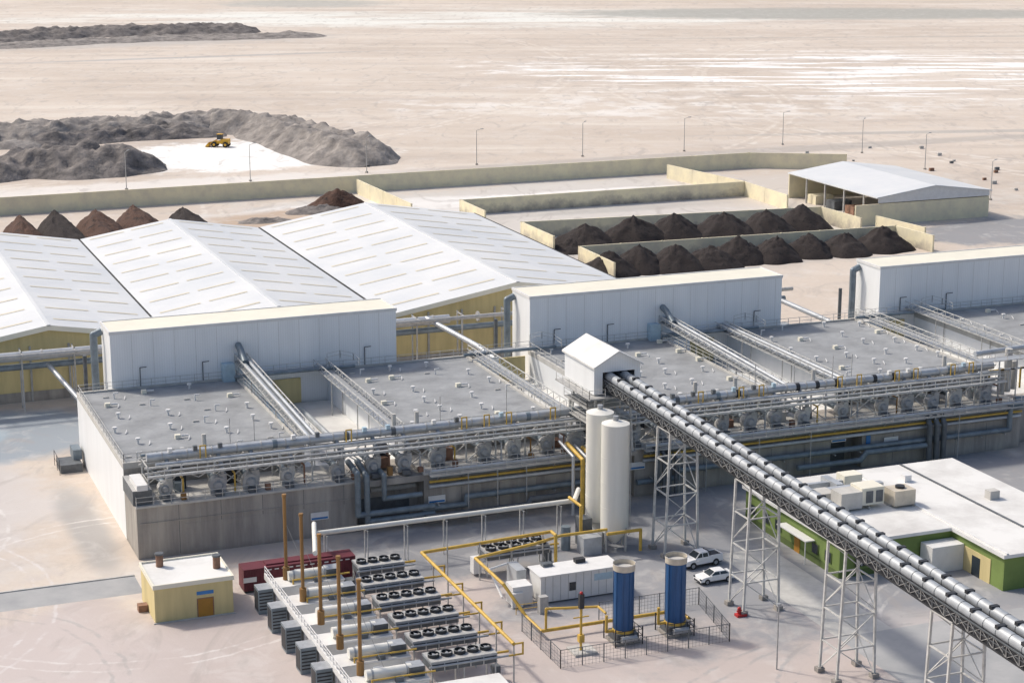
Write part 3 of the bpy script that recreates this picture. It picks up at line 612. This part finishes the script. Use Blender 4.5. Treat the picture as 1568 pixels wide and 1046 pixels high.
for x,y in((84.6,-27.35),(86,-27.35)): b.box(x,y-.02,z+.8,x+1,y,z+2.3,'darkgrey')
for x in range(79,91,3): b.box(x,-27.5,z,x+.2,-18.5,z+.3,'galv')
b.box(95,-20,z,96,-19,z+.9,'white_paint'); b.box(101,-30,z,102.4,-28.8,z+1.1,'conc_light'); b.build('rooftop_air_handling_unit')
# ------------------------------------------------------------------ vehicles
def car(name,loc,rot,pickup=False):
    b=B(); L=5.2 if pickup else 4.6; W=1.85 if pickup else 1.76
    if pickup:
        low=[(-2.6,.5),(-2.6,1.2),(-2.5,1.25),(-.75,1.25),(-.7,1.2),(1.25,1.2),(2.4,1.08),(2.58,.9),(2.6,.5)]
        cab=[(-.72,1.2),(-.55,1.86),(.55,1.88),(1.3,1.2)]
    else:
        low=[(-2.3,.38),(-2.3,.85),(-2.15,.98),(-1.5,1.0),(1.0,.97),(1.9,.86),(2.22,.72),(2.3,.38)]
        cab=[(-1.75,.98),(-1.05,1.42),(.25,1.45),(1.15,.95)]
    def extr(pr,w0,w1,m,zsplit):
        n=len(pr); v=[]
        for s in(-1,1):
            for x,z in pr:
                w=w0 if z<=zsplit else w1; v.append((x,s*w/2,z))
        f=[tuple(range(n)),tuple(range(2*n-1,n-1,-1))]
        f+=[(i,n+i,n+(i+1)%n,(i+1)%n) for i in range(n)]
        b.add(v,f,m)
    extr(low,W,W*.97,'car_white',.8); extr(cab,W*.94,W*.76,'car_white',1.25)
    c=cab
    def lerp(a,q,t): return (a[0]+(q[0]-a[0])*t,a[1]+(q[1]-a[1])*t)
    w0,w1=W*.47,W*.38
    def P(pt,s): 
        t=(pt[1]-c[0][1])/(c[1][1]-c[0][1]); return (pt[0],s*(w0+(w1-w0)*min(1,max(0,t))+.012),pt[1])
    for s in(-1,1):
        a=lerp(c[0],c[1],.15);d=lerp(c[0],c[1],.85); e=lerp(c[3],c[2],.85); f_=lerp(c[3],c[2],.15)
        mx=(a[0]+f_[0])/2
        b.add([P((a[0]+.15,a[1]),s),P((d[0]+.1,d[1]),s),P((mx-.05,d[1]),s),P((mx-.05,a[1]),s)],[(0,1,2,3)],'glass')
        b.add([P((mx+.05,a[1]),s),P((mx+.05,d[1]),s),P((e[0]-.08,e[1]),s),P((f_[0]-.1,f_[1]),s)],[(0,1,2,3)],'glass')
    for (q,r,off) in((c[3],c[2],.015),(c[0],c[1],-.015)):
        a=lerp(q,r,.1);d=lerp(q,r,.9)
        b.add([(a[0]+off,-w0*.9,a[1]+.02),(a[0]+off,w0*.9,a[1]+.02),(d[0]+off,w1*.9,d[1]+.02),(d[0]+off,-w1*.9,d[1]+.02)],[(0,1,2,3)],'glass')
    if pickup:
        b.box(-2.48,-.76,1.255,-.85,.76,1.27,'dark')
        for s in(-1,1): b.box(-2.58,s*.80,1.25,-.8,s*.89,1.36,'car_white')
        b.box(-2.6,-.79,1.25,-2.5,.79,1.36,'car_white'); b.bar((-.85,-.75,1.27),(-.85,-.75,1.8),.04,'dark'); b.bar((-.85,.75,1.27),(-.85,.75,1.8),.04,'dark'); b.bar((-.85,-.75,1.8),(-.85,.75,1.8),.04,'dark')
    wx=(1.6 if pickup else 1.4); rr=.4 if pickup else .32
    for x in(-wx,wx):
        for s in(-1,1):
            b.cyl((x,s*(W/2-.2),rr),(x,s*(W/2+.02),rr),rr,'tyre',16); b.cyl((x,s*(W/2+.02),rr),(x,s*(W/2+.03),rr),rr*.6,'steel',12)
            b.cyl((x,s*(W/2-.01),rr+.03),(x,s*(W/2+.006),rr+.03),rr*1.15,'dark',16)
    for s in(-1,1):
        b.box(L/2-.12,s*.75-.15,.62,L/2+.015,s*.75+.15,.78,'glass'); b.box(-L/2-.015,s*.72-.12,.68,-L/2+.05,s*.72+.12,.85,'red'); b.box(cab[3][0]-.35,s*(W/2),.95,cab[3][0]-.2,s*(W/2+.18),1.1,'car_white')
    b.box(-L/2-.03,-.7,.3,L/2+.03,.7,.48,'dark')
    b.build(name,loc,rot)
car('parked_sedan_car',(61.5,-31.8,0.01),math.radians(182)); car('parked_pickup_truck',(62.4,-26.5,0.01),math.radians(186),True)
def loader(loc,rot):
    b=B()
    b.box(-2.8,-1.1,1.0,-.3,1.1,2.5,'loader_yellow'); b.box(-.4,-.9,1.1,1.1,.9,1.9,'loader_yellow'); b.box(-.6,-.75,2.4,.9,.75,3.9,'glass'); b.box(-.75,-.9,3.9,1.0,.9,4.05,'loader_yellow')
    for x in(-1.9,1.7):
        for s in(-1,1): b.cyl((x,s*1.0,.85),(x,s*1.55,.85),.85,'tyre',16); b.cyl((x,s*1.55,.85),(x,s*1.57,.85),.4,'loader_yellow',10)
    b.box(.9,-.7,1.0,2.4,.7,1.8,'loader_yellow')
    for s in(-.6,.6): b.bar((1.2,s,2.2),(3.4,s,.9),.2,'loader_yellow')
    b.add([(3.3,-1.6,.2),(4.6,-1.6,.15),(3.4,-1.6,1.5),(3.3,1.6,.2),(4.6,1.6,.15),(3.4,1.6,1.5)],[(0,1,2),(3,5,4),(0,3,4,1),(0,2,5,3)],'loader_yellow')
    b.build('wheel_loader',loc,rot)
loader((92,354,0),2.6)
# ------------------------------------------------------------------ perimeter / bay walls
def wall(name,pts,hh,t=.35,m='cream_wall'):
    b=B()
    for a,c in zip(pts,pts[1:]):
        a=Vector((*a,0));c=Vector((*c,0));d=(c-a);L=d.length;d.normalize();nn=Vector((-d.y,d.x,0))*t/2
        u=Vector((0,0,hh)); v=[a-nn,c-nn,c+nn,a+nn]; v+=[p+u for p in v]
        b.add(v,[(0,1,5,4),(1,2,6,5),(2,3,7,6),(3,0,4,7),(4,5,6,7)],m)
        k=max(1,int(L/9))
        for i in range(k+1):
            p=a+d*(L*i/k); q=nn*1.25; e=d*.18; vv=[p-e-q,p+e-q,p+e+q,p-e+q]; vv+=[w+Vector((0,0,hh+.05)) for w in vv]
            b.add(vv,[(0,1,5,4),(1,2,6,5),(2,3,7,6),(3,0,4,7),(4,5,6,7)],m)
    return b.build(name)
wall('perimeter_wall',[(-160,250),(14,254),(120,256),(222,256),(246,243)],4.4)
wall('bay_wall',[(105,253),(106,212),],3.8); wall('bay_wall',[(119,196),(119,213),(197,213)],3.8,m='bay_wall'); wall('bay_wall',[(192,247),(197.5,213.5),(197,190)],3.8)
wall('bay_wall',[(121.5,160),(121.5,179),(196,172),(196.5,155)],3.8,m='bay_wall'); wall('bay_wall',[(121.5,128),(122,147),(198.5,143.5),(199.5,130)],3.8,m='bay_wall')
wall('bay_wall',[(204,160),(206,143)],3.)
# ------------------------------------------------------------------ open-sided shed
b=B(); x0,x1,y0,y1=206.5,238,164,206
xm=(x0+x1)/2
for s_,e in((1,x0-.5),(-1,x1+.5)):
    q=[(xm,y0-.6,8.7),(e,y0-.6,6.6),(e,y1,6.6),(xm,y1,8.7)]; b.add(q+[(a,c,d-.25) for a,c,d in q],[(0,1,2,3),(4,7,6,5),(0,4,5,1),(1,5,6,2),(2,6,7,3)],'roof_white')
b.add([(x0,y0-.3,5.2),(x1,y0-.3,5.2),(x1,y0-.3,6.5),(xm,y0-.3,8.5),(x0,y0-.3,6.5)],[(0,1,2,3,4)],'white_paint')
b.box(x0-6,y0-.2,0,x1,y0+.2,5.0,'cream_wall'); b.box(x0,y1-.2,0,x1,y1+.2,6.5,'cream_wall'); b.box(x1-.2,y0+.3,0,x1+.2,y1-.3,6.4,'cream_wall')
for y in range(int(y0)+6,int(y1),9): b.bar((x0,y,0),(x0,y,6.4),.25,'galv'); b.box(x0+1,y-3,0,x0+6,y+1,2.2,R.choice(['brown','rust','darkgrey','cream_wall']))
b.build('open_sided_shed')
# ------------------------------------------------------------------ stock piles and earth berms
def fb(x,y,s): return noise.fractal(Vector((x*s,y*s,3.3)),.8,2.1,6)
def pile(name,x,y,rx,ry,h,m,nr=18,na=56,skew=0.):
    b=B(); v=[(x,y+skew,h)];f=[]
    ph=R.uniform(0,50)
    for j in range(1,nr+1):
        t=j/nr
        for i in range(na):
            a=2*math.pi*i/na; e=1+.22*noise.noise(Vector((math.cos(a)*1.6,math.sin(a)*1.6,ph)))
            px=x+rx*t*e*math.cos(a);py=y+ry*t*e*math.sin(a)+skew*(1-t)
            z=h*(1-t)**.85*(1 if t>.12 else .97)+.5*fb(px+ph,py,.5)*min(1,3*(1-t)); v.append((px,py,max(z,-.02) if j<nr else -.05))
    f=[(0,1+i,1+(i+1)%na) for i in range(na)]
    for j in range(nr-1):
        o=1+j*na
        for i in range(na): f.append((o+i,o+na+i,o+na+(i+1)%na,o+(i+1)%na))
    b.add(v,f,m,True); return b.build(name)
xx=131
for k in range(6):
    pile('compost_pile',xx,164+R.uniform(-1.5,1.5),8.8+R.uniform(-1,1.2),7.8+R.uniform(-.6,.6),6.+R.uniform(-.8,.6),'compost'); xx+=11+R.uniform(-1.2,1.4)
pile('compost_pile',126,161,5,5,2.6,'compost')
xx=123.6
for k in range(9):
    pile('compost_pile',xx,136.5+R.uniform(-1.6,1.6),6.2+R.uniform(-.6,1.8),6.8+R.uniform(-.5,.8),4.8+R.uniform(-.9,.8),'compost'); xx+=8.4+R.uniform(-1.2,1.5)
for k,(x,y) in enumerate([(-5,221),(5.5,221),(15,223),(23.5,227),(33,227),(42.5,231),(53,224)]):
    pile('compost_windrow',x,y-9,5.0+R.uniform(-.3,.8),17,4.6+R.uniform(-.4,.7),'compost_brown' if k%3 else 'compost',skew=9.5)
pile('compost_pile',94,234,8.5,6,5.0,'compost_brown'); pile('compost_pile',90,231,11,5,1.8,'spoil_dark'); pile('compost_pile',72,222,7,3,.9,'spoil')
def ridge(name,pts,hw,h,m='spoil',step=1.2,na=34,rough=1.,flat=.35):
    b=B(); P=[Vector((*p,0)) for p in pts]; line=[]
    for a,c in zip(P,P[1:]):
        n=max(2,int((c-a).length/step))
        for i in range(n): line.append(a.lerp(c,i/n))
    line.append(P[-1])
    for _ in range(12): line=[line[0]]+[(line[i-1]+line[i]*2+line[i+1])/4 for i in range(1,len(line)-1)]+[line[-1]]
    v=[];N=len(line)
    for i,p in enumerate(line):
        d=(line[min(i+2,N-1)]-line[max(i-2,0)]).normalized(); nn=Vector((-d.y,d.x,0))
        s=min(1,min(i,N-1-i)*step/12); s=s**.6
        for j in range(na+1):
            u=2*j/na-1; w=hw*(1+.3*noise.noise(Vector((i*step*.06,u,7))))*(.35+.65*s); q=p+nn*u*w
            prof=min(1,(1-abs(u))/(1-flat)); z=h*s*prof*(1+.25*fb(q.x,q.y,.05))+rough*fb(q.x,q.y,.2)*min(1,prof*2)*s
            z+=rough*.6*max(0,noise.noise(Vector((q.x*.35,q.y*.35,1))))*min(1,prof*2)
            v.append((q.x,q.y,z if 0<j<na else -.1))
    f=[(i*(na+1)+j,i*(na+1)+j+1,(i+1)*(na+1)+j+1,(i+1)*(na+1)+j) for i in range(N-1) for j in range(na)]
    b.add(v,f,m,True); return b.build(name)
ridge('earth_berm',[(-40,372),(10,384),(60,392),(100,400),(116,385),(119,350),(122,310),(124,298)],15,5.2,rough=1.5)
ridge('earth_berm',[(30,378),(75,385),(100,380)],8,3.4,'spoil_dark',rough=1.4)
ridge('earth_berm',[(-30,318),(30,324),(68,318)],17,5.8,'spoil_dark',rough=1.8)
ridge('earth_berm',[(60,782),(130,800),(215,792)],16,4,'spoil_dark',step=2.5,rough=1.6); ridge('earth_berm',[(60,740),(140,760),(240,752)],14,1.6,step=3)
# ------------------------------------------------------------------ street lamps
b=B(); b.cyl((0,0,0),(0,0,10),.13,'galv',6,.08); b.bar((0,0,9.9),(1.5,0,10.3),.06,'galv'); b.box(1.2,-.16,10.2,2.1,.16,10.38,'steel'); b.box(-.3,-.3,0,.3,.3,.4,'conc')
lamp=b.build('street_lamp',(84,284,0),.3)
for x,y in((16,280),(50,282),(118,287),(152,290),(187,294),(220,293),(255,295),(268,270),(267,235),(253,184)): inst(lamp,'street_lamp',(x,y,0),R.uniform(-.5,.9))
b=B()
for k in range(22):
    x=252+R.uniform(-10,40);y=R.uniform(185,280); s=R.uniform(.3,.8); b.box(x,y,0,x+s*2,y+s,s*1.2,R.choice(['conc_light','brown','darkgrey','conc_light']))
b.build('roadside_debris')
b=B(); b.cyl((59,-42.6,0),(59,-42.6,.9),.2,'red',8); b.box(58.6,-43,0,59.8,-42.2,.3,'red'); b.ball((59,-42.6,.9),.24,'red'); b.cyl((58.7,-42.6,.65),(59.3,-42.6,.65),.1,'red'); b.build('fire_hydrant')
b=B()
for x,y,z in((55.7,-57,7),(90,-55,6)):
    b.cyl((x,y,0),(x,y,z),.09,'galv',6); b.box(x-.2,y-.2,z,x+.2,y+.2,z+.3,'steel')
b.build('lamp_post')
# ------------------------------------------------------------------ camera, light, world
cam=bpy.data.cameras.new('camera'); co=bpy.data.objects.new('camera',cam); sc.collection.objects.link(co); sc.camera=co
co.location=(-37.4,-217.8,80); co.rotation_euler=(math.radians(90-13.72),0,math.radians(-21.53)); cam.lens=2900/1568*36; cam.sensor_width=36; cam.clip_end=20000; cam.clip_start=1
EL=47; az=Vector((-.66,.75)).normalized()
sun=bpy.data.lights.new('sun','SUN'); so=bpy.data.objects.new('sun',sun); sc.collection.objects.link(so)
d=Vector((az.x*math.cos(math.radians(EL)),az.y*math.cos(math.radians(EL)),math.sin(math.radians(EL))))
so.rotation_euler=d.to_track_quat('Z','Y').to_euler(); sun.energy=2.8; sun.angle=math.radians(5.); sun.color=(1,.92,.80)
w=bpy.data.worlds.new('World'); sc.world=w; w.use_nodes=True; nt=w.node_tree
sk=nt.nodes.new('ShaderNodeTexSky'); sk.sky_type='NISHITA'; sk.sun_disc=False; sk.sun_elevation=math.radians(EL); sk.sun_rotation=math.atan2(az.x,az.y); sk.dust_density=4.
nt.links.new(sk.outputs[0],nt.nodes['Background'].inputs[0]); nt.nodes['Background'].inputs[1].default_value=.15
sc.view_settings.view_transform='Standard'; sc.view_settings.look='None'; sc.view_settings.exposure=0
